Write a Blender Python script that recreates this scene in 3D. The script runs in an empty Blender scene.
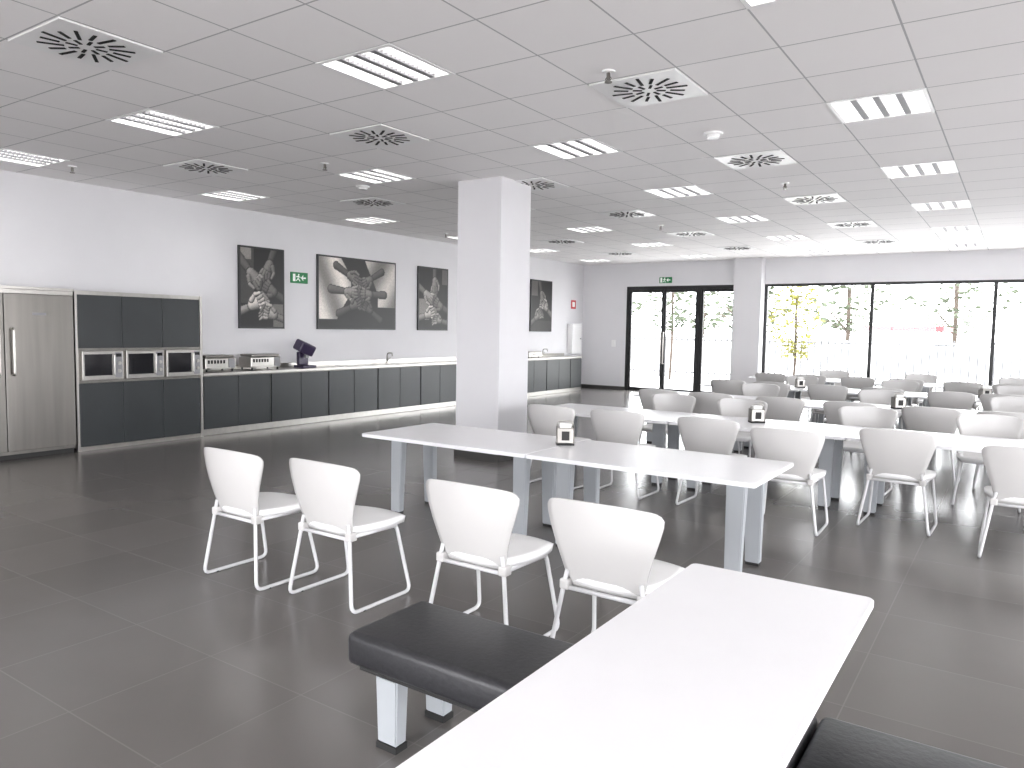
import bpy, bmesh, math, random
from mathutils import Vector, Matrix
random.seed(4)
scene=bpy.context.scene
COL=scene.collection
H=3.36; XL=-10.05; XR=6.0; YB=18.28; YF=-5.0

# ------------------------------------------------------------ materials
def nodes(m):
    m.use_nodes=True
    nt=m.node_tree
    return nt, nt.nodes.get('Principled BSDF')
def mat(name,c,rough=.5,metal=0.,var=.04,scale=6.,bump=0.,spec=None,stretch=None):
    m=bpy.data.materials.new(name); nt,b=nodes(m)
    tc=nt.nodes.new('ShaderNodeTexCoord'); mp=nt.nodes.new('ShaderNodeMapping')
    n=nt.nodes.new('ShaderNodeTexNoise'); n.inputs['Scale'].default_value=scale; n.inputs['Detail'].default_value=4
    if stretch: mp.inputs['Scale'].default_value=stretch
    nt.links.new(tc.outputs['Object'],mp.inputs[0]); nt.links.new(mp.outputs[0],n.inputs['Vector'])
    r=nt.nodes.new('ShaderNodeValToRGB')
    r.color_ramp.elements[0].position=.3; r.color_ramp.elements[1].position=.7
    r.color_ramp.elements[0].color=[x*(1-var) for x in c]+[1]
    r.color_ramp.elements[1].color=[min(1,x*(1+var)) for x in c]+[1]
    nt.links.new(n.outputs['Fac'],r.inputs[0]); nt.links.new(r.outputs[0],b.inputs['Base Color'])
    b.inputs['Roughness'].default_value=rough; b.inputs['Metallic'].default_value=metal
    if spec is not None: b.inputs['Specular IOR Level'].default_value=spec
    if bump:
        bp=nt.nodes.new('ShaderNodeBump'); bp.inputs['Strength'].default_value=bump; bp.inputs['Distance'].default_value=.01
        nt.links.new(n.outputs['Fac'],bp.inputs['Height']); nt.links.new(bp.outputs[0],b.inputs['Normal'])
    return m
def grid_mat(name,c,line,sx,sy,ox,oy,lw,rough,var=.05,bump=.3,nscale=3.):
    m=bpy.data.materials.new(name); nt,b=nodes(m)
    N=nt.nodes.new; L=nt.links.new
    tc=N('ShaderNodeTexCoord'); sp=N('ShaderNodeSeparateXYZ'); L(tc.outputs['Object'],sp.inputs[0])
    def M(op,a,bb=None):
        x=N('ShaderNodeMath'); x.operation=op
        for i,v in enumerate((a,bb)):
            if v is None: continue
            if isinstance(v,(int,float)): x.inputs[i].default_value=v
            else: L(v,x.inputs[i])
        return x.outputs[0]
    def axis(o,s,off):
        t=M('DIVIDE',M('SUBTRACT',o,off),s)
        fr=M('FRACT',t)
        d=M('MULTIPLY',M('MINIMUM',fr,M('SUBTRACT',1.,fr)),s)
        return M('LESS_THAN',d,lw), M('FLOOR',t)
    lx,ix=axis(sp.outputs[0],sx,ox); ly,iy=axis(sp.outputs[1],sy,oy)
    ln=M('MAXIMUM',lx,ly)
    cb=N('ShaderNodeCombineXYZ'); L(ix,cb.inputs[0]); L(iy,cb.inputs[1])
    wn=N('ShaderNodeTexWhiteNoise'); L(cb.outputs[0],wn.inputs['Vector'])
    ns=N('ShaderNodeTexNoise'); ns.inputs['Scale'].default_value=nscale; ns.inputs['Detail'].default_value=6; L(tc.outputs['Object'],ns.inputs['Vector'])
    v=M('ADD',M('MULTIPLY',wn.outputs['Value'],.6),M('MULTIPLY',ns.outputs['Fac'],.6))
    r=N('ShaderNodeMix'); r.data_type='RGBA'
    r.inputs[6].default_value=[x*(1-var) for x in c]+[1]; r.inputs[7].default_value=[x*(1+var) for x in c]+[1]
    L(v,r.inputs[0])
    r2=N('ShaderNodeMix'); r2.data_type='RGBA'; L(ln,r2.inputs[0]); L(r.outputs[2],r2.inputs[6]); r2.inputs[7].default_value=list(line)+[1]
    L(r2.outputs[2],b.inputs['Base Color'])
    b.inputs['Roughness'].default_value=rough
    bp=N('ShaderNodeBump'); bp.inputs['Strength'].default_value=bump; bp.inputs['Distance'].default_value=.003
    L(M('SUBTRACT',1.,ln),bp.inputs['Height']); L(bp.outputs[0],b.inputs['Normal'])
    return m
def emis(name,c,s):
    m=bpy.data.materials.new(name); nt,b=nodes(m)
    b.inputs['Base Color'].default_value=list(c)+[1]
    b.inputs['Emission Color'].default_value=list(c)+[1]; b.inputs['Emission Strength'].default_value=s
    return m
def vcol_mat(name,rough=.45):
    m=bpy.data.materials.new(name); nt,b=nodes(m)
    a=nt.nodes.new('ShaderNodeAttribute'); a.attribute_name='Col'
    nt.links.new(a.outputs['Color'],b.inputs['Base Color']); b.inputs['Roughness'].default_value=rough
    return m
def glass_mat():
    m=bpy.data.materials.new('window_glass'); m.use_nodes=True; nt=m.node_tree; nt.nodes.clear()
    o=nt.nodes.new('ShaderNodeOutputMaterial'); mx=nt.nodes.new('ShaderNodeMixShader')
    t=nt.nodes.new('ShaderNodeBsdfTransparent'); g=nt.nodes.new('ShaderNodeBsdfGlossy'); g.inputs['Roughness'].default_value=.02
    t.inputs[0].default_value=(.96,.98,.97,1)
    mx.inputs[0].default_value=.05
    nt.links.new(t.outputs[0],mx.inputs[1]); nt.links.new(g.outputs[0],mx.inputs[2]); nt.links.new(mx.outputs[0],o.inputs[0])
    return m

M_wall=mat('wall_paint',(.73,.725,.745),.75,var=.015,scale=2)
M_ceil=grid_mat('ceiling_tile',(.87,.855,.855),(.46,.46,.47),.675,.6625,-9.4375,3.53875,.006,.85,.03,.4,1.5)
M_floor=grid_mat('floor_tile',(.140,.130,.124),(.175,.165,.157),.65,.65,0.1,0.15,.003,.22,.10,.12,2.0)
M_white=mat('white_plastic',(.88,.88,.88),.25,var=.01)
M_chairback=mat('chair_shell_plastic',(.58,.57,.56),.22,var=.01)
M_top=mat('table_laminate',(.88,.88,.90),.26,var=.008)
M_leg=mat('grey_lacquer_metal',(.38,.40,.42),.4,var=.02)
M_tube=mat('white_tube_metal',(.64,.64,.65),.22,var=.01)
M_black=mat('black_leather',(.022,.022,.025),.42,var=.2,scale=60,bump=.12)
M_foot=mat('black_rubber',(.015,.015,.015),.6)
M_cab=mat('charcoal_laminate',(.025,.029,.031),.34,var=.08,scale=3)
M_steel=mat('brushed_steel',(.21,.20,.185),.34,1.,var=.10,scale=12,stretch=(1,1,.05))
M_steelb=mat('bright_steel',(.46,.445,.42),.30,1.,var=.06,scale=14)
M_frame=mat('black_aluminium',(.012,.012,.013),.4)
M_dark=mat('dark_glass',(.008,.008,.01),.08,var=0.)
M_grey=mat('mid_grey_plastic',(.24,.24,.25),.5)
M_fix=mat('fixture_white_metal',(.84,.84,.84),.3,var=.01)
M_slot=mat('slot_black',(.004,.004,.004),.8)
M_base=mat('dark_baseboard',(.05,.048,.046),.4)
M_green=emis('exit_green',(.01,.18,.055),.06)
M_exw=emis('exit_white',(.8,.85,.8),.3)
M_red=mat('sign_red',(.5,.02,.03),.4)
M_redfar=mat('faded_red_paint',(.13,.02,.025),.6)
M_purple=mat('dark_purple_plastic',(.035,.025,.06),.3)
M_glass=glass_mat()
M_pave=mat('outdoor_paving',(.50,.49,.48),.8,var=.06,scale=1)
M_fence=mat('fence_metal',(.07,.07,.075),.5)
M_ywall=mat('outdoor_wall',(.60,.60,.60),.8,var=.05)
M_bark=mat('bark',(.06,.045,.035),.9,var=.3,scale=20)
M_leafy=mat('yellow_leaves',(.17,.165,.025),.7,var=.4,scale=3)
M_leafg=mat('green_leaves',(.06,.075,.045),.8,var=.4,scale=2)
M_paper=mat('napkin_paper',(.8,.8,.78),.8)
M_art=vcol_mat('art_print')

# ------------------------------------------------------------ mesh builder
class MB:
    def __init__(s,name):
        s.name=name; s.bm=bmesh.new(); s.mats=[]
    def mi(s,m):
        if m not in s.mats: s.mats.append(m)
        return s.mats.index(m)
    def add(s,tmp,m,smooth=False,M=None):
        i=s.mi(m)
        for f in tmp.faces: f.material_index=i; f.smooth=smooth
        if M is not None: bmesh.ops.transform(tmp,matrix=M,verts=tmp.verts)
        bmesh.ops.recalc_face_normals(tmp,faces=tmp.faces)
        me=bpy.data.meshes.new('t'); tmp.to_mesh(me); tmp.free()
        s.bm.from_mesh(me); bpy.data.meshes.remove(me)
    def box(s,x0,x1,y0,y1,z0,z1,m,bev=0,seg=2,M=None,smooth=False):
        t=bmesh.new(); bmesh.ops.create_cube(t,size=1)
        bmesh.ops.scale(t,vec=(x1-x0,y1-y0,z1-z0),verts=t.verts)
        bmesh.ops.translate(t,vec=((x0+x1)/2,(y0+y1)/2,(z0+z1)/2),verts=t.verts)
        if bev: bmesh.ops.bevel(t,geom=list(t.edges),offset=bev,segments=seg,affect='EDGES',profile=.5)
        s.add(t,m,smooth,M)
    def slab(s,x0,x1,y0,y1,z0,z1,m,rad=.03,bev=.004):
        t=bmesh.new(); n=6; pts=[]
        for cx,cy,a0 in ((x1-rad,y1-rad,0),(x0+rad,y1-rad,90),(x0+rad,y0+rad,180),(x1-rad,y0+rad,270)):
            for k in range(n+1):
                a=math.radians(a0+90*k/n); pts.append((cx+rad*math.cos(a),cy+rad*math.sin(a)))
        f=t.faces.new([t.verts.new((a,b,z0)) for a,b in pts])
        r=bmesh.ops.extrude_face_region(t,geom=[f]); 
        vs=[g for g in r['geom'] if isinstance(g,bmesh.types.BMVert)]
        bmesh.ops.translate(t,vec=(0,0,z1-z0),verts=vs)
        ed=[e for e in t.edges if abs(e.verts[0].co.z-e.verts[1].co.z)<1e-6]
        if bev: bmesh.ops.bevel(t,geom=ed,offset=bev,segments=2,affect='EDGES')
        s.add(t,m)
    def frustum(s,b,t_,z0,z1,m,bev=.006):
        t=bmesh.new()
        vb=[t.verts.new((x,y,z0)) for x,y in ((b[0],b[2]),(b[1],b[2]),(b[1],b[3]),(b[0],b[3]))]
        vt=[t.verts.new((x,y,z1)) for x,y in ((t_[0],t_[2]),(t_[1],t_[2]),(t_[1],t_[3]),(t_[0],t_[3]))]
        t.faces.new(vb); t.faces.new(vt)
        for i in range(4): t.faces.new([vb[i],vb[(i+1)%4],vt[(i+1)%4],vt[i]])
        if bev: bmesh.ops.bevel(t,geom=list(t.edges),offset=bev,segments=2,affect='EDGES')
        s.add(t,m)
    def cyl(s,c,r,h,m,axis='Z',seg=20,r2=None):
        t=bmesh.new(); bmesh.ops.create_cone(t,cap_ends=True,segments=seg,radius1=r,radius2=r if r2 is None else r2,depth=h)
        M=Matrix.Translation(c)@({'Z':Matrix.Identity(4),'X':Matrix.Rotation(math.pi/2,4,'Y'),'Y':Matrix.Rotation(-math.pi/2,4,'X')}[axis])
        s.add(t,m,False,M)
    def tube(s,pts,r,m,seg=8,bend=.03,closed=False):
        P=[Vector(p) for p in pts]; Q=[]
        n=len(P)
        for i,p in enumerate(P):
            if 0<i<n-1:
                a=(P[i-1]-p); b=(P[i+1]-p); d=min(bend,a.length*.45,b.length*.45)
                A=p+a.normalized()*d; B=p+b.normalized()*d
                for k in range(5):
                    u=k/4; Q.append(A*(1-u)**2+p*2*u*(1-u)+B*u*u)
            else: Q.append(p)
        t=bmesh.new(); rings=[]
        up=Vector((.13,.07,1)).normalized()
        for i,q in enumerate(Q):
            d=(Q[min(i+1,len(Q)-1)]-Q[max(i-1,0)]).normalized()
            if i==0:
                n1=d.cross(up); n1=n1.normalized() if n1.length>1e-3 else d.orthogonal().normalized()
            else:
                n1=(n1-d*n1.dot(d)).normalized()
            n2=d.cross(n1)
            rings.append([t.verts.new(q+(n1*math.cos(a)+n2*math.sin(a))*r) for a in [2*math.pi*k/seg for k in range(seg)]])
        for i in range(len(rings)-1):
            for k in range(seg):
                t.faces.new([rings[i][k],rings[i][(k+1)%seg],rings[i+1][(k+1)%seg],rings[i+1][k]])
        t.faces.new(rings[0]); t.faces.new(rings[-1])
        s.add(t,m,True)
    def mesh(s):
        me=bpy.data.meshes.new(s.name); s.bm.to_mesh(me); s.bm.free()
        for m in s.mats: me.materials.append(m)
        return me
    def obj(s,loc=(0,0,0),rz=0):
        return place(s.name,s.mesh(),loc,rz)
def place(name,me,loc=(0,0,0),rz=0):
    o=bpy.data.objects.new(name,me); o.location=loc; o.rotation_euler=(0,0,rz); COL.objects.link(o); return o

# ------------------------------------------------------------ room shell
b=MB('floor'); b.box(XL-.2,XR+.2,YF-.2,YB+.2,-.1,0,M_floor); b.obj()
b=MB('wall_left'); b.box(XL-.2,XL,YF-.2,YB+.2,0,H+.3,M_wall); b.obj()
ZT=2.75
FW=[(-7.4,-3.4),(-2.6,1.4),(2.2,5.4)]  # unseen window openings added behind the camera to let in more light
b=MB('wall_front')
b.box(XL,XR,YF-.2,YF,ZT,H+.3,M_wall)
xs=[XL]+[v for p in FW for v in p]+[XR]
for i in range(0,len(xs),2): b.box(xs[i],xs[i+1],YF-.2,YF,0,ZT,M_wall)
b.obj()
DX0,DX1,WX0,WX1=-8.74,-5.80,-5.14,5.4
b=MB('wall_back')
b.box(XL,DX0,YB,YB+.2,0,H+.3,M_wall)
b.box(DX0,WX1,YB,YB+.2,ZT,H+.3,M_wall)
b.box(DX1,WX0,YB-.28,YB+.2,0,ZT,M_wall)
b.box(DX1,WX0,YB-.28,YB,ZT,H,M_wall)
b.box(WX1,XR,YB,YB+.2,0,H+.3,M_wall)
b.obj()
b=MB('wall_right')
b.box(XR,XR+.2,YF,YB,ZT,H+.3,M_wall)
ys=[YF,-4.2,0,.5,4.7,5.2,9.4,YB]  # gaps are unseen windows, added and spaced for the fill light they admit
for i in range(0,len(ys),2): b.box(XR,XR+.2,ys[i],ys[i+1],0,ZT,M_wall)
b.obj()
b=MB('added_right_frames')
for i in range(1,len(ys)-1,2):
    a,c=ys[i],ys[i+1]
    for yy in (a+.03,(a+c)/2,c-.03): b.box(XR+.05,XR+.12,yy-.03,yy+.03,.06,ZT-.06,M_frame)
    b.box(XR+.05,XR+.12,a,c,0,.06,M_frame); b.box(XR+.05,XR+.12,a,c,ZT-.06,ZT,M_frame)
b.obj()
b=MB('added_front_frames')
for a,c in FW:
    for xx in (a+.03,(a+c)/2,c-.03): b.box(xx-.03,xx+.03,YF-.12,YF-.05,.06,ZT-.06,M_frame)
    b.box(a,c,YF-.12,YF-.05,0,.06,M_frame); b.box(a,c,YF-.12,YF-.05,ZT-.06,ZT,M_frame)
b.obj()
b=MB('baseboard_back'); b.box(XL,DX0,YB-.015,YB,0,.09,M_base); b.box(DX1-.015,WX0+.015,YB-.295,YB-.28,0,.09,M_base); b.obj()
b=MB('baseboard_left'); b.box(XL,XL+.015,17.3,YB-.015,0,.09,M_base); b.box(XL,XL+.015,YF,3.0,0,.09,M_base); b.obj()

def pane(b,x0,x1,z0,z1,y):
    t=bmesh.new(); v=[t.verts.new(p) for p in ((x0,y,z0),(x1,y,z0),(x1,y,z1),(x0,y,z1))]; t.faces.new(v); b.add(t,M_glass)
mull=[WX0+.035,-2.79,-.49,1.9,4.0,WX1-.035]
for k in range(len(mull)-1):
    b=MB('window_%d'%(k+1)); a,c=mull[k],mull[k+1]
    b.box(a-.035,a+.035,YB+.02,YB+.10,0,ZT,M_frame)
    if k==len(mull)-2: b.box(c-.035,c+.035,YB+.02,YB+.10,0,ZT,M_frame)
    e=c-.035
    b.box(a+.035,e,YB+.02,YB+.10,0,.07,M_frame); b.box(a+.035,e,YB+.02,YB+.10,ZT-.06,ZT,M_frame)
    pane(b,a+.035,e,.07,ZT-.06,YB+.06)
    b.obj()
def door(name,x0,x1,hs):
    b=MB(name); w=.055
    b.box(x0,x0+w,YB+.02,YB+.09,0,ZT-.09,M_frame); b.box(x1-w,x1,YB+.02,YB+.09,0,ZT-.09,M_frame)
    b.box(x0+w,x1-w,YB+.02,YB+.09,0,.10,M_frame); b.box(x0+w,x1-w,YB+.02,YB+.09,ZT-.16,ZT-.09,M_frame)
    pane(b,x0+w,x1-w,.10,ZT-.16,YB+.055)
    if hs:
        hx=x1-.03 if hs>0 else x0+.03
        b.tube([(hx,YB+.02,.75),(hx,YB-.05,.75),(hx,YB-.05,1.55),(hx,YB+.02,1.55)],.016,M_steelb)
    b.obj()
b=MB('trim_door_frame')
b.box(DX0,DX0+.08,YB,YB+.12,0,ZT,M_frame); b.box(DX1-.05,DX1,YB,YB+.12,0,ZT,M_frame)
b.box(-6.79,-6.70,YB,YB+.12,0,ZT-.09,M_frame)
b.box(DX0+.08,DX1-.05,YB,YB+.12,ZT-.09,ZT,M_frame); b.obj()
door('door_1',DX0+.08,-7.70,1); door('door_2',-7.69,-6.79,-1); door('window_6',-6.70,DX1-.05,0)

b=MB('column'); b.box(-5.74,-5.10,7.25,7.88,0,H,M_wall); b.box(-5.755,-5.085,7.235,7.895,0,.09,M_base); b.obj()

# ceiling with cells
MX,MY=.675,.6625
FX=[-9.1+2.7*k for k in range(6)]; FY=[3.87+2.65*k for k in range(-3,6)]
DXs=[-7.75+2.7*k for k in range(5)]; DYs=[5.195+2.65*k for k in range(-3,5)]
fix=[(x,y) for x in FX for y in FY]
def hole(cx,cy): return any(abs(cx-x)<.1 and abs(cy-y)<.1 for x,y in fix)
t=bmesh.new()
xe=[XL]+[-9.4375+MX*k for k in range(0,40) if XL<-9.4375+MX*k<XR]+[XR]
ye=[YF]+[3.53875+MY*k for k in range(-20,40) if YF<3.53875+MY*k<YB]+[YB]
vv={}
def V(i,j):
    if (i,j) not in vv: vv[(i,j)]=t.verts.new((xe[i],ye[j],H))
    return vv[(i,j)]
for i in range(len(xe)-1):
    for j in range(len(ye)-1):
        if hole((xe[i]+xe[i+1])/2,(ye[j]+ye[j+1])/2): continue
        t.faces.new([V(i,j),V(i,j+1),V(i+1,j+1),V(i+1,j)])
me=bpy.data.meshes.new('ceiling'); t.to_mesh(me); t.free(); me.materials.append(M_ceil); place('ceiling',me)
b=MB('sky_block_slab'); b.box(XL-.2,XR+.2,YF-.2,YB+.2,H+.3,H+.45,M_wall); b.obj()  # unseen slab added above the ceiling to block sky light

# ceiling light fixture
b=MB('ceiling_light'); hx,hy=MX/2,MY/2
b.box(-hx,hx,-hy,hy,.10,.11,M_fix)
for s in (-1,1):
    b.box(s*hx-.004,s*hx+.004,-hy,hy,0,.10,M_fix)
    b.box(-hx,hx,s*hy-.004,s*hy+.004,0,.10,M_fix)
    b.box(min(s*hx,s*(hx-.03)),max(s*hx,s*(hx-.03)),-hy,hy,-.006,.004,M_fix)
    b.box(-hx+.03,hx-.03,min(s*hy,s*(hy-.03)),max(s*hy,s*(hy-.03)),-.006,.004,M_fix)
iw=hx-.03
for k in range(4):
    x0=-iw+k*(2*iw/4)
    if k: b.box(x0-.022,x0+.022,-hy+.03,hy-.03,-.003,.045,M_grey)
for k in range(1,14):
    y0=-(hy-.03)+k*2*(hy-.03)/14
    b.box(-iw,iw,y0-.003,y0+.003,.005,.045,M_fix)
FIXM=b.mesh()
LP=9.5
ld=bpy.data.lights.new('lamp','AREA'); ld.shape='RECTANGLE'; ld.size=2*iw-.02; ld.size_y=2*hy-.08; ld.energy=LP; ld.color=(1,.985,.96)
for x,y in fix:
    o=place('ceiling_light',FIXM,(x,y,H))
    l=bpy.data.objects.new('lamp',ld); COL.objects.link(l); l.parent=o; l.location=(0,0,.085)
# air diffusers
b=MB('air_diffuser')
b.box(-hx+.01,hx-.01,-hy+.01,hy-.01,-.012,-.001,M_fix,.003,1)
for k in range(16):
    a=2*math.pi*k/16
    L1,L2=(.13,.28) if k%2==0 else (.15,.255)
    M=Matrix.Rotation(a,4,'Z')@Matrix.Translation(((L1+L2)/2,.018,0))@Matrix.Rotation(.18,4,'Z')
    b.box(-(L2-L1)/2,(L2-L1)/2,-.011,.011,-.016,-.0115,M_slot,M=M)
for k in range(8):
    a=2*math.pi*(k+.5)/8
    M=Matrix.Rotation(a,4,'Z')@Matrix.Translation((.085,.01,0))@Matrix.Rotation(.18,4,'Z')
    b.box(-.033,.033,-.010,.010,-.016,-.0115,M_slot,M=M)
DM=b.mesh()
for x in DXs:
    for y in DYs: place('air_diffuser',DM,(x,y,H))
b=MB('sprinkler_head'); b.cyl((0,0,-.007),.045,.012,M_fix); b.cyl((0,0,-.035),.014,.05,M_steel,seg=10)
b.cyl((0,0,-.075),.026,.006,M_steel); b.tube([(-.014,0,-.04),(-.024,0,-.055),(0,0,-.075)],.003,M_steel,6,.005); b.tube([(.014,0,-.04),(.024,0,-.055),(0,0,-.075)],.003,M_steel,6,.005)
SM=b.mesh()
for p in ((-2.43,4.70),(-6.38,5.72),(-9.06,4.37),(-9.07,11.1),(-2.4,9.2),(-5.1,11.9)): place('sprinkler_head',SM,(p[0],p[1],H))
b=MB('smoke_detector'); b.cyl((0,0,-.009),.085,.016,M_fix,seg=28); b.cyl((0,0,-.028),.05,.03,M_white,seg=24,r2=.062)
SD=b.mesh()
place('smoke_detector',SD,(-2.37,6.62,H)); place('smoke_detector',SD,(-7.0,6.9,H))

# ------------------------------------------------------------ kitchen units (left wall)
XF=-9.49
def cabinet_fridge():
    b=MB('refrigerator'); y0,y1=3.02,4.53
    b.box(XL+.01,XF+.0,y0,y1,.06,1.95,M_steel)
    b.box(XL+.01,XF-.04,y0,y1,0,.06,M_foot)
    for a,c,h in ((y0+.01,y0+.75,1),(y0+.76,y1-.01,-1)):
        b.box(XF,XF+.045,a,c,.10,1.90,M_steel,.006)
        hy=c-.07 if h>0 else a+.07
        b.tube([(XF+.045,hy,.98),(XF+.10,hy,.98),(XF+.10,hy,1.50),(XF+.045,hy,1.50)],.014,M_steelb,8,.02)
    b.box(XF+.045,XF+.047,y0+1.05,y0+1.2,1.66,1.69,M_grey)
    b.box(XF,XF+.03,y0,y1,1.905,1.95,M_steelb)
    b.obj()
cabinet_fridge()
b=MB('tall_cabinet'); y0,y1=4.56,6.26
b.box(XL+.01,XF-.03,y0,y1,.03,1.97,M_steel)
b.box(XF-.03,XF,y0,y0+.03,0,1.97,M_steelb); b.box(XF-.03,XF+.01,y1-.035,y1,0,1.97,M_steelb); b.box(XF-.03,XF,y0+.03,y1-.035,1.925,1.97,M_steelb)
b.box(XF-.03,XF-.005,y0+.03,y1-.035,0,.05,M_steelb)
cw=(y1-.035-y0-.03)/3
for k in range(3):
    a=y0+.03+k*cw
    b.box(XF-.03,XF,a+.004,a+cw-.004,1.27,1.92,M_cab,.003)
    b.box(XF-.03,XF,a+.004,a+cw-.004,.055,.835,M_cab,.003)
b.box(XF-.03,XF-.012,y0+.03,y1-.035,.84,1.265,M_steel)
b.obj()
b=MB('steel_valance'); b.box(XL+.01,XF+.01,3.02,4.555,1.955,1.985,M_steelb); b.obj()
for k in range(3):
    a=y0+.03+k*cw
    b=MB('microwave_oven')
    b.box(XF-.011,XF+.05,a+.02,a+cw-.02,.875,1.235,M_steelb,.006)
    b.box(XF+.05,XF+.056,a+.045,a+cw*.70,.93,1.195,M_dark,.002,1)
    b.box(XF+.05,XF+.056,a+cw*.77,a+cw-.035,.90,1.215,M_grey,.002,1)
    b.box(XF+.056,XF+.058,a+cw*.79,a+cw-.045,1.16,1.20,M_dark)
    b.cyl((XF+.062,a+cw*.865,1.08),.022,.014,M_steelb,'X',16); b.cyl((XF+.062,a+cw*.865,.98),.022,.014,M_steelb,'X',16)
    b.tube([(XF+.055,a+cw*.735,.93),(XF+.078,a+cw*.735,.93),(XF+.078,a+cw*.735,1.19),(XF+.055,a+cw*.735,1.19)],.007,M_steelb,6,.01)
    b.obj()
b=MB('kitchen_counter'); c0,c1=6.27,17.25
b.box(XL+.01,XF-.025,c0,c1,.0,.86,M_steel)
b.box(XL+.01,XF+.02,c0,c1,.86,.90,M_steelb,.004)
b.box(XL+.01,XL+.03,c0,c1,.90,.97,M_steelb)
nd=19; dw=(c1-c0)/nd
for k in range(nd):
    a=c0+k*dw
    b.box(XF-.025,XF,a+(.014 if k%2==0 else .005),a+dw-(.005 if k%2==0 else .014),.10,.845,M_cab,.003)
b.box(XF-.025,XF-.012,c0,c1,.01,.095,M_steelb)
b.obj()
def toaster(y,w):
    b=MB('conveyor_toaster'); z=.90; x=-9.75
    b.box(x-.15,x+.15,y-w/2,y+w/2,z+.04,z+.20,M_steelb,.012)
    b.box(x-.14,x+.14,y-w/2+.02,y+w/2-.02,z+.205,z+.24,M_steel,.008)
    for k in range(6): b.box(x+.15,x+.154,y-w/2+.04+k*.05,y-w/2+.07+k*.05,z+.12,z+.17,M_slot)
    b.box(x+.15,x+.16,y+w/2-.12,y+w/2-.02,z+.05,z+.19,M_grey)
    b.box(x+.15,x+.24,y-w/2+.02,y+w/2-.14,z+.05,z+.06,M_steelb)
    for sx in (-.12,.12):
        for sy in (-1,1): b.cyl((x+sx,y+sy*(w/2-.04),z+.02),.014,.04,M_foot,seg=10)
    b.obj()
toaster(6.63,.50); toaster(7.42,.55)
b=MB('beverage_dispenser'); x,y,z=-9.74,8.30,.90
b.box(x-.12,x+.12,y-.14,y+.14,z,z+.04,M_purple,.01)
b.box(x-.10,x-.03,y-.10,y+.10,z+.04,z+.26,M_purple,.015)
b.box(-.09,.12,-.15,.15,-.09,.09,M_purple,.03,3,M=Matrix.Translation((x,y-.02,z+.33))@Matrix.Rotation(-.35,4,'X')@Matrix.Rotation(.3,4,'Y'))
b.box(x+.02,x+.06,y-.03,y+.03,z+.16,z+.24,M_grey,.005); b.obj()
for y in (10.35,15.9):
    b=MB('sink_tap'); x,z=-9.85,.90
    b.cyl((x,y,z+.02),.03,.04,M_steelb); b.tube([(x,y,z+.03),(x,y,z+.20),(x+.13,y,z+.20),(x+.13,y,z+.14)],.013,M_steelb,8,.05); b.tube([(x,y,z+.05),(x,y+.09,z+.12)],.008,M_steelb); b.obj()
b=MB('food_warmer'); x,y=-9.78,15.2; z=.90
b.box(x-.17,x+.17,y-.3,y+.3,z+.03,z+.13,M_steelb,.01); b.box(x-.15,x+.15,y-.27,y+.27,z+.13,z+.16,M_steel,.01)
for s in (-1,1): b.cyl((x+.1,y+s*.22,z+.015),.015,.03,M_foot); b.cyl((x-.1,y+s*.22,z+.015),.015,.03,M_foot)
b.tube([(x+.17,y-.15,z+.09),(x+.21,y-.15,z+.09),(x+.21,y+.15,z+.09),(x+.17,y+.15,z+.09)],.008,M_grey); b.obj()
b=MB('fire_hose_cabinet'); b.box(XL+.003,XL+.16,17.45,17.95,.95,1.75,M_white,.01); b.box(XL+.16,XL+.165,17.5,17.9,1.0,1.7,M_fix); b.cyl((XL+.175,17.86,1.35),.015,.02,M_grey,'X',12); b.obj()
b=MB('fire_sign'); b.box(XL+.003,XL+.01,17.6,17.85,2.15,2.38,M_red); b.box(XL+.01,XL+.012,17.66,17.79,2.2,2.33,M_exw); b.obj()
b=MB('light_switch'); b.box(-9.15,-9.03,YB-.012,YB-.001,1.15,1.33,M_fix,.003); b.box(-9.12,-9.06,YB-.018,YB-.012,1.18,1.30,M_white); b.obj()

def exit_sign(axis,loc,w=.35,h=.18):
    b=MB('exit_sign')
    b.box(0.002,.03,-w/2,w/2,-h/2,h/2,M_green,.003,1)
    e=.0305
    def q(y0,y1,z0,z1,rx=0): b.box(.029,.032,y0,y1,z0,z1,M_exw)
    q(.04,.13,-.012,.012)
    b.box(-.0015,.0015,-.03,.03,-.008,.008,M_exw,M=Matrix.Translation((e,.055,.018))@Matrix.Rotation(.8,4,'X'))
    b.box(-.0015,.0015,-.03,.03,-.008,.008,M_exw,M=Matrix.Translation((e,.055,-.018))@Matrix.Rotation(-.8,4,'X'))
    q(-.14,-.09,-.06,.06)
    b.cyl((e,-.02,.05),.014,.003,M_exw,'X',12)
    for (y,z,r,l) in ((-.03,.012,1.3,.06),(-.055,-.035,.7,.055),(-.01,-.035,-.9,.055),(-.05,.02,.3,.05),(-.005,.015,-.4,.045)):
        b.box(-.0015,.0015,-l/2,l/2,-.007,.007,M_exw,M=Matrix.Translation((e,y,z))@Matrix.Rotation(r,4,'X'))
    b.obj(loc,0 if axis=='X' else -math.pi/2)
exit_sign('X',(XL,8.43,2.38)); exit_sign('Y',(-7.65,YB,2.90),.34,.15)

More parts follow.
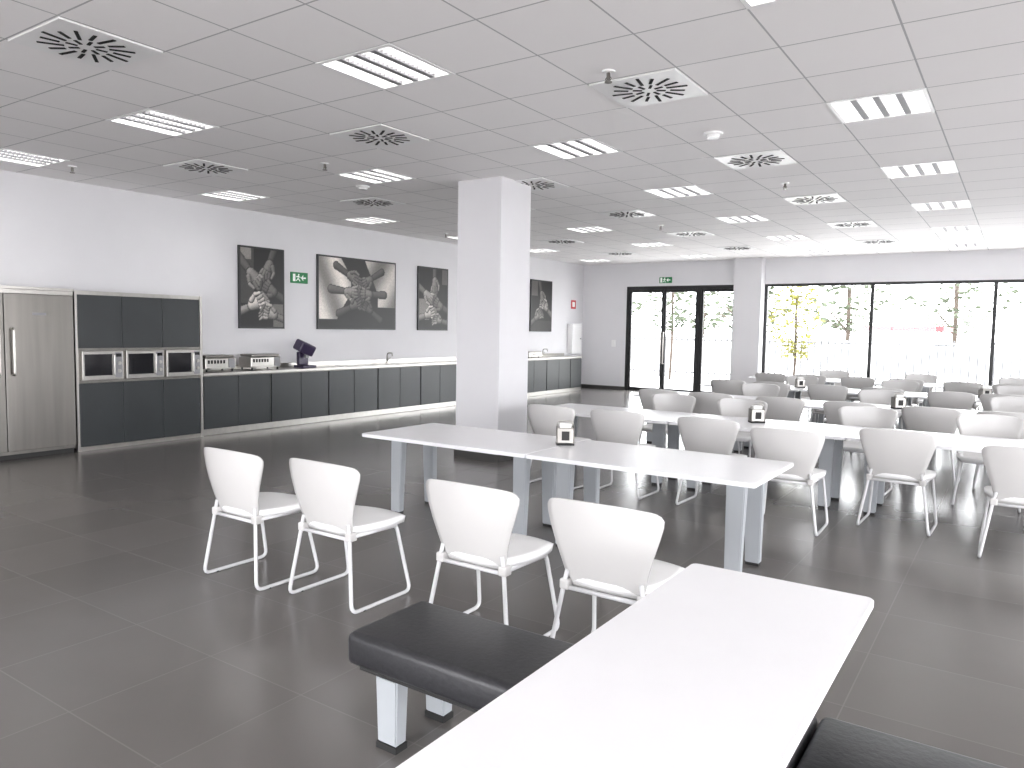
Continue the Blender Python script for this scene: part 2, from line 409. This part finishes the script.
# ------------------------------------------------------------ art
def art(name,y0,y1,z0,z1,bg,caps):
    w,h=y1-y0,z1-z0
    nx=int(w*80); nz=int(h*80)
    b=MB(name); fr=.03
    b.box(XL+.004,XL+.035,y0,y1,z0,z1,M_frame)
    t=bmesh.new(); cl=t.loops.layers.color.new('Col')
    vs=[[t.verts.new((XL+.0365,y0+fr+(w-2*fr)*i/nx,z0+fr+(h-2*fr)*j/nz)) for j in range(nz+1)] for i in range(nx+1)]
    def col(u,v):
        px,pz=u*w,v*h
        c=bg(u,v)
        for (ax,az,r0,bx,bz,r1,val) in caps:
            dx,dz=bx-ax,bz-az; L=dx*dx+dz*dz
            k=max(0,min(1,((px-ax)*dx+(pz-az)*dz)/L)) if L>0 else 0
            r=r0+(r1-r0)*k
            ex,ez=px-ax-dx*k,pz-az-dz*k
            d=math.hypot(ex,ez)
            if d<r:
                q=d/r; nzv=math.sqrt(max(0,1-q*q))
                sh=max(.05,.22+.55*nzv+.45*(ez*.7-ex*.5)/r)
                if q>.86: sh*=.25
                c=min(.9,val*1.4*sh)
        n=.92+.16*random.random()
        return max(0,min(1,c*n))
    grid=[[col(i/nx,j/nz) for j in range(nz+1)] for i in range(nx+1)]
    for i in range(nx):
        for j in range(nz):
            f=t.faces.new([vs[i][j],vs[i+1][j],vs[i+1][j+1],vs[i][j+1]])
            for l,(a,c) in zip(f.loops,((i,j),(i+1,j),(i+1,j+1),(i,j+1))):
                g=grid[a][c]; l[cl]=(g,g*.97,g*.94,1)
    i=b.mi(M_art)
    for f in t.faces: f.material_index=i
    me=bpy.data.meshes.new('t'); t.to_mesh(me); t.free()
    b.bm.from_mesh(me)
    return b.obj()
def hand(cx,cz,s,ang,val,flip=1,curl=.6):
    out=[]; ca,sa=math.cos(ang),math.sin(ang)
    def P(x,z): z*=flip; return cx+s*(x*ca-z*sa), cz+s*(x*sa+z*ca)
    out.append((*P(-1.05,-.02),.20*s,*P(-.28,0),.15*s,val*.7))
    out.append((*P(-.12,.03),.22*s,*P(.14,.02),.25*s,val))
    for k,(o,l) in enumerate(((-.19,.20),(-.065,.27),(.06,.29),(.185,.25))):
        a=P(.22,o*.95); m=P(.30+l*.75,o*1.25); e=P(.30+l*.75+.14*math.cos(curl),o*1.2-.16*math.sin(curl)-.03*k)
        out.append((*a,.085*s,*m,.072*s,val*(1.12-.1*k))); out.append((*m,.074*s,*e,.055*s,val*(1.0-.1*k)))
    out.append((*P(-.1,.2),.11*s,*P(.12,.36),.085*s,val*.95)); out.append((*P(.12,.36),.085*s,*P(.34,.34),.06*s,val*1.1))
    return out
z0,z1=1.53,2.81
art('framed_photo',7.25,8.11,z0,z1,lambda u,v:.02+.22*(u<.30)*(v>.3)+.4*(u>.75)*(v<.3)+.3*(u<.25)*(v>.86),
    hand(.55,1.0,.42,-2.0,.42,1,.9)+hand(.25,.85,.46,-.75,.5,-1,.4)+hand(.62,.62,.42,2.6,.38,1,.9)+hand(.28,.36,.46,.35,.75,1,.7)+hand(.62,.2,.4,2.9,.6,-1,.8))
def bg2(u,v):
    le=.30-.10*math.cos(5*v)
    if u<le and v>.12: return max(.3,.70+.22*math.sin(16*u+5*v))
    if u>.66+.10*math.sin(4*v): return max(.25,.62+.2*math.sin(13*u-6*v)) if v>.32 else .04
    return .10 if v>.6 else .03
art('framed_photo',8.81,10.75,z0,z1,bg2,
    hand(.78,.95,.40,-.5,.40,1,.8)+hand(1.22,.92,.38,-2.7,.36,1,.6)+hand(.72,.68,.42,-.05,.48,-1,.7)+hand(1.2,.66,.42,3.1,.42,1,.7)+hand(.86,.42,.40,.35,.36,1,.9)+hand(1.22,.36,.36,2.6,.30,-1,.9))
art('framed_photo',11.40,12.34,z0,z1,lambda u,v:.03+.45*(u<.35)*(v<.5)*(v>.15)+.3*(u>.8)*(v>.75),
    hand(.5,.98,.42,-1.6,.45,1,.8)+hand(.28,.72,.44,-.5,.55,-1,.6)+hand(.68,.52,.42,2.7,.40,1,.9)+hand(.32,.3,.44,.2,.65,1,.8)+hand(.66,.18,.36,3.0,.5,-1,.8))
art('framed_photo',15.56,16.56,z0,z1,lambda u,v:.03+.14*(v<.2)+.3*(u<.3)*(v>.7),
    hand(.5,.9,.45,-1.3,.4,1,.8)+hand(.7,.6,.46,2.6,.55,-1,.6)+hand(.3,.35,.46,.5,.45,1,.8))

# ------------------------------------------------------------ chair
def chair_mesh():
    b=MB('dining_chair')
    prof=[(0,.165),(.05,.188),(.15,.200),(.3,.216),(.5,.244),(.68,.270),(.82,.286),(.90,.288),(.955,.276),(.985,.258),(1.0,.236)]
    nu=14; t=bmesh.new()
    def P(u,tt,hw,off):
        z=.405+.435*tt - .014*(abs(u)**2.2)*max(0,(tt-.8)/.2)+.012*(1-u*u)*(tt==0)
        y=-.185-.090*tt+.060*(u*hw/.285)**2-.02*math.sin(math.pi*tt)
        return Vector((u*hw,y+off,z))
    layers=[]
    for off in (-.006,.006):
        layers.append([[t.verts.new(P(-1+2*i/nu,tt,hw,off)) for i in range(nu+1)] for tt,hw in prof])
    nr=len(prof)
    for li,L in enumerate(layers):
        for j in range(nr-1):
            for i in range(nu): t.faces.new([L[j][i],L[j][i+1],L[j+1][i+1],L[j+1][i]])
    A,B=layers
    for i in range(nu):
        t.faces.new([A[0][i],A[0][i+1],B[0][i+1],B[0][i]]); t.faces.new([A[-1][i],A[-1][i+1],B[-1][i+1],B[-1][i]])
    for j in range(nr-1):
        t.faces.new([A[j][0],A[j+1][0],B[j+1][0],B[j][0]]); t.faces.new([A[j][-1],A[j+1][-1],B[j+1][-1],B[j][-1]])
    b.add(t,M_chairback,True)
    t=bmesh.new(); n=12
    top=[];bot=[]
    for j in range(n+1):
        rt=[];rb=[]
        for i in range(n+1):
            u=-1+2*i/n; v=-1+2*j/n
            x=u*math.sqrt(1-.32*v*v); y=v*math.sqrt(1-.32*u*u)
            e=max(abs(u),abs(v))
            X=x*(.262-.02*(v<0)*abs(v)); Y=.035+y*.250
            dz=.012*math.cos(min(1,e)*math.pi/2)-.03*max(0,v-.4)**2
            rt.append(t.verts.new((X,Y,.470+dz))); rb.append(t.verts.new((X*.97,Y*.98,.432-.03*max(0,v-.4)**2)))
        top.append(rt);bot.append(rb)
    for j in range(n):
        for i in range(n):
            t.faces.new([top[j][i],top[j][i+1],top[j+1][i+1],top[j+1][i]]); t.faces.new([bot[j][i],bot[j+1][i],bot[j+1][i+1],bot[j][i+1]])
    for k in range(n):
        t.faces.new([top[0][k],bot[0][k],bot[0][k+1],top[0][k+1]]); t.faces.new([top[n][k],top[n][k+1],bot[n][k+1],bot[n][k]])
        t.faces.new([top[k][0],top[k+1][0],bot[k+1][0],bot[k][0]]); t.faces.new([top[k][n],bot[k][n],bot[k+1][n],top[k+1][n]])
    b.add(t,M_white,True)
    r=.0115
    for s in (-1,1):
        b.tube([(s*.185,-.195,.49),(s*.20,-.20,.415),(s*.262,-.245,r),(s*.262,.235,r),(s*.225,.15,.425),(s*.15,.12,.425)],r,M_tube,8,.05)
        b.tube([(s*.225,.15,.422),(s*.21,-.17,.422)],r,M_tube,8)
        b.box(s*.195-.024,s*.195+.024,-.215,-.155,.395,.445,M_chairback,.010,3)
        b.cyl((s*.262,-.15,.004),.012,.008,M_foot,seg=8)
    b.tube([(-.205,-.195,.405),(.205,-.195,.405)],r,M_tube,8)
    b.tube([(-.225,.15,.422),(.225,.15,.422)],r,M_tube,8)
    return b.mesh()
CH=chair_mesh()
def chair(x,y,rz=0): place('dining_chair',CH,(x,y,0),rz+random.uniform(-.04,.04))
for x,y in ((-3.96,3.02),(-3.24,3.10),(-2.22,3.14),(-1.50,3.17)): place('dining_chair',CH,(x,y,0),0)

# ------------------------------------------------------------ tables
TZ=.70
def table_mesh(L,W,ix,iy,name='dining_table'):
    b=MB(name)
    b.slab(-L/2,L/2,-W/2,W/2,TZ-.028,TZ,M_top,.03)
    for sx in (-1,1):
        for sy in (-1,1):
            cx=sx*(L/2-ix); cy=sy*(W/2-iy); tx,ty=cx,cy-sy*.02
            b.frustum((cx-.05,cx+.05,cy-.03,cy+.03),(tx-.062,tx+.062,ty-.035,ty+.035),.02,TZ-.029,M_leg)
            b.box(cx-.045,cx+.045,cy-.027,cy+.027,0,.02,M_foot)
        cx=sx*(L/2-ix); w=W/2-iy-.02
        b.box(cx-.02,cx+.02,-w+.03,w-.03,TZ-.075,TZ-.029,M_leg)
    b.box(-(L/2-ix)+.02,(L/2-ix)-.02,-.03,.03,TZ-.07,TZ-.029,M_leg)
    return b.mesh()
TL,TW=1.645,.94
TM=table_mesh(TL-.004,TW,.19,.25)
for k in range(2): place('dining_table',TM,(-4.55+TL*(k+.5),4.93,0))
for row in range(4):
    yc=7.47+2.7*row
    for k in range(4): place('dining_table',TM,(-4.52+TL*(k+.5),yc,0))
NT=table_mesh(1.9,.65,.26,.22,'dining_table_narrow')
place('dining_table',NT,(-.69,2.78-.95,0),math.pi/2)
for x,y in ((-3.88,6.66),(-3.17,6.70),(-2.27,6.70),(-1.52,6.38),(-.78,6.95),(.09,6.52),(.8,6.7)): chair(x,y)
for x,y in ((-3.45,8.4),(-2.6,8.35),(-1.3,8.4),(-.2,8.4)): chair(x,y-.05,math.pi)
for row in (1,2,3):
    for x in (-3.9,-3.2,-2.37,-1.59,-.77,-.1,.7,1.4): chair(x+random.uniform(-.04,.04),6.68+2.7*row+random.uniform(-.06,.06))
    for x in (-3.2,-1.6,0,1.5): chair(x+random.uniform(-.05,.05),8.38+2.7*row,math.pi)

b=MB('napkin_dispenser')
b.box(-.07,.07,-.055,.055,0,.015,M_foot,.003); b.box(-.062,.062,-.05,.05,.015,.135,M_steelb,.006)
b.box(-.068,-.060,-.052,.052,.012,.14,M_steel,.002); b.box(.060,.068,-.052,.052,.012,.14,M_steel,.002)
b.box(-.03,.03,-.053,-.049,.04,.11,M_foot)
b.box(-.045,.045,-.03,.03,.135,.17,M_paper,.004)
b.tube([(-.06,0,.135),(-.06,0,.185),(.06,0,.185),(.06,0,.135)],.005,M_steelb,6,.02)
NM=b.mesh()
for x,y in ((-2.91,5.05),(-2.15,7.55),(-1.2,10.2),(-3.0,12.95),(-.4,12.9)): place('napkin_dispenser',NM,(x,y,TZ),.6)

# ------------------------------------------------------------ benches
b=MB('upholstered_bench'); BL=1.62; BW=.44
for k in range(2):
    b.box(-BL/2+k*BL/2+.001,-BL/2+(k+1)*BL/2-.001,-BW/2,BW/2,.31,.44,M_black,.03,4,smooth=True)
b.box(-BL/2+.04,BL/2-.04,-BW/2+.04,BW/2-.04,.285,.315,M_foot)
for sx in (-1,1):
    for sy in (-1,1):
        cx=sx*(BL/2-.17); cy=sy*(BW/2-.08)
        b.frustum((cx-.048,cx+.048,cy-.03,cy+.03),(cx-.055,cx+.055,cy-.035,cy+.035),.025,.285,M_leg); b.box(cx-.05,cx+.05,cy-.032,cy+.032,0,.025,M_foot)
BM=b.mesh()
for k in range(2): place('upholstered_bench',BM,(-2.07+BL*(k+.5)+.004*k,2.17,0))

# ------------------------------------------------------------ outdoors
b=MB('ground_outside'); b.box(-60,60,YB+.2,110,-.12,-.02,M_pave); b.box(XR+.2,60,-40,YB+.2,-.12,-.02,M_pave); b.box(-60,XR+.2,-40,YF-.2,-.12,-.02,M_pave); b.obj()
b=MB('fence'); y=25
x=-16
while x<8:
    b.box(x-.02,x+.02,y-.02,y+.02,-.02,1.45,M_fence); x+=.2
b.box(-16,8,y-.03,y+.03,.15,.2,M_fence); b.box(-16,8,y-.03,y+.03,1.28,1.33,M_fence); b.obj()
b=MB('boundary_wall'); b.box(-40,40,34,34.3,-.02,1.3,M_ywall); b.obj()
b=MB('distant_building'); b.box(-7,-3.4,44,50,-.02,1.75,M_ywall); b.box(-7.1,-3.3,43.9,50.1,1.8,2.05,M_redfar); b.obj()
def tree(name,x,y,h,r,leaf,n,z0):
    b=MB(name)
    b.tube([(x,y,-.05),(x+.05,y,z0),(x,y,h*.8)],.035*r/.8,M_bark)
    for k in range(6):
        a=k*1.05; b.tube([(x,y,z0*.8+.1*k),(x+r*.6*math.cos(a),y+r*.6*math.sin(a),z0+.35*k)],.012*r/.8,M_bark,6)
    t=bmesh.new()
    for k in range(n):
        a=random.uniform(0,6.28); rr=r*math.sqrt(random.random()); zz=z0+(h-z0)*random.random(); rr*=math.sin(math.pi*min(1,max(.15,(zz-z0)/(h-z0)*.85+.1)))
        c=Vector((x+rr*math.cos(a),y+rr*math.sin(a),zz)); s=random.uniform(.04,.08)*(r/.8)
        M=Matrix.Rotation(random.uniform(0,6.28),3,'Z')@Matrix.Rotation(random.uniform(-1.2,1.2),3,'X')
        t.faces.new([t.verts.new(c+M@Vector(p)) for p in ((-s,0,0),(0,-s*.6,0),(s,0,0),(0,s*.6,0))])
    b.add(t,leaf); b.obj()
tree('young_tree',-5.3,22,3.3,.8,M_leafy,1500,.9)
tree('young_tree',-9.6,23.5,3.8,1.0,M_leafg,900,1.6)
for k,(x,y,h) in enumerate(((-26,52,8),(-20,55,7),(-15,50,6.5),(-10,56,6),(2,58,6.5),(-4,62,7),(8,60,8),(14,57,7.5),(20,60,8),(-32,55,8))):
    tree('shade_tree',x,y,h,3.4,M_leafg,420,1.8)

# ------------------------------------------------------------ light
w=bpy.data.worlds.new('World'); scene.world=w; w.use_nodes=True
bg=w.node_tree.nodes['Background']; bg.inputs[0].default_value=(.97,.97,1,1); bg.inputs[1].default_value=13.5
s=bpy.data.lights.new('sun','SUN'); s.energy=3.0; s.angle=.05; so=bpy.data.objects.new('sun',s); COL.objects.link(so); so.rotation_euler=(math.radians(25),0,math.radians(180))
def portal(loc,rot,sx,sy):
    l=bpy.data.lights.new('portal','AREA'); l.shape='RECTANGLE'; l.size=sx; l.size_y=sy; l.cycles.is_portal=True
    o=bpy.data.objects.new('window_portal',l); COL.objects.link(o); o.location=loc; o.rotation_euler=rot
portal(((WX0+WX1)/2,YB+.25,ZT/2),(-math.pi/2,0,0),WX1-WX0,ZT)
portal(((DX0+DX1)/2,YB+.25,ZT/2),(-math.pi/2,0,0),DX1-DX0,ZT)
portal((XR+.25,2.6,ZT/2),(0,math.pi/2,0),ZT,13.6)
portal((-1.0,YF-.25,ZT/2),(math.pi/2,0,0),12.8,ZT)

# ------------------------------------------------------------ camera
def cam_axes(yaw,pitch,roll):
    cy,sy=math.cos(yaw),math.sin(yaw)
    r=Vector((cy,sy,0)); f=Vector((-sy,cy,0)); d=Vector((0,0,-1))
    cp,sp=math.cos(pitch),math.sin(pitch)
    f2=f*cp+d*sp; d2=d*cp-f*sp
    cr,sr=math.cos(roll),math.sin(roll)
    return r*cr-d2*sr, d2*cr+r*sr, f2
r,d,f=cam_axes(*[math.radians(a) for a in (34.1,4.25,.95)])
cd=bpy.data.cameras.new('camera'); cd.sensor_width=36; cd.lens=749.7/1024*36; cd.clip_start=.05; cd.clip_end=300
co=bpy.data.objects.new('camera',cd); COL.objects.link(co)
Mx=Matrix.Identity(4)
for i in range(3):
    Mx[i][0]=r[i]; Mx[i][1]=-d[i]; Mx[i][2]=-f[i]
Mx[2][3]=1.6
co.matrix_world=Mx
scene.camera=co
scene.view_settings.view_transform='Standard'
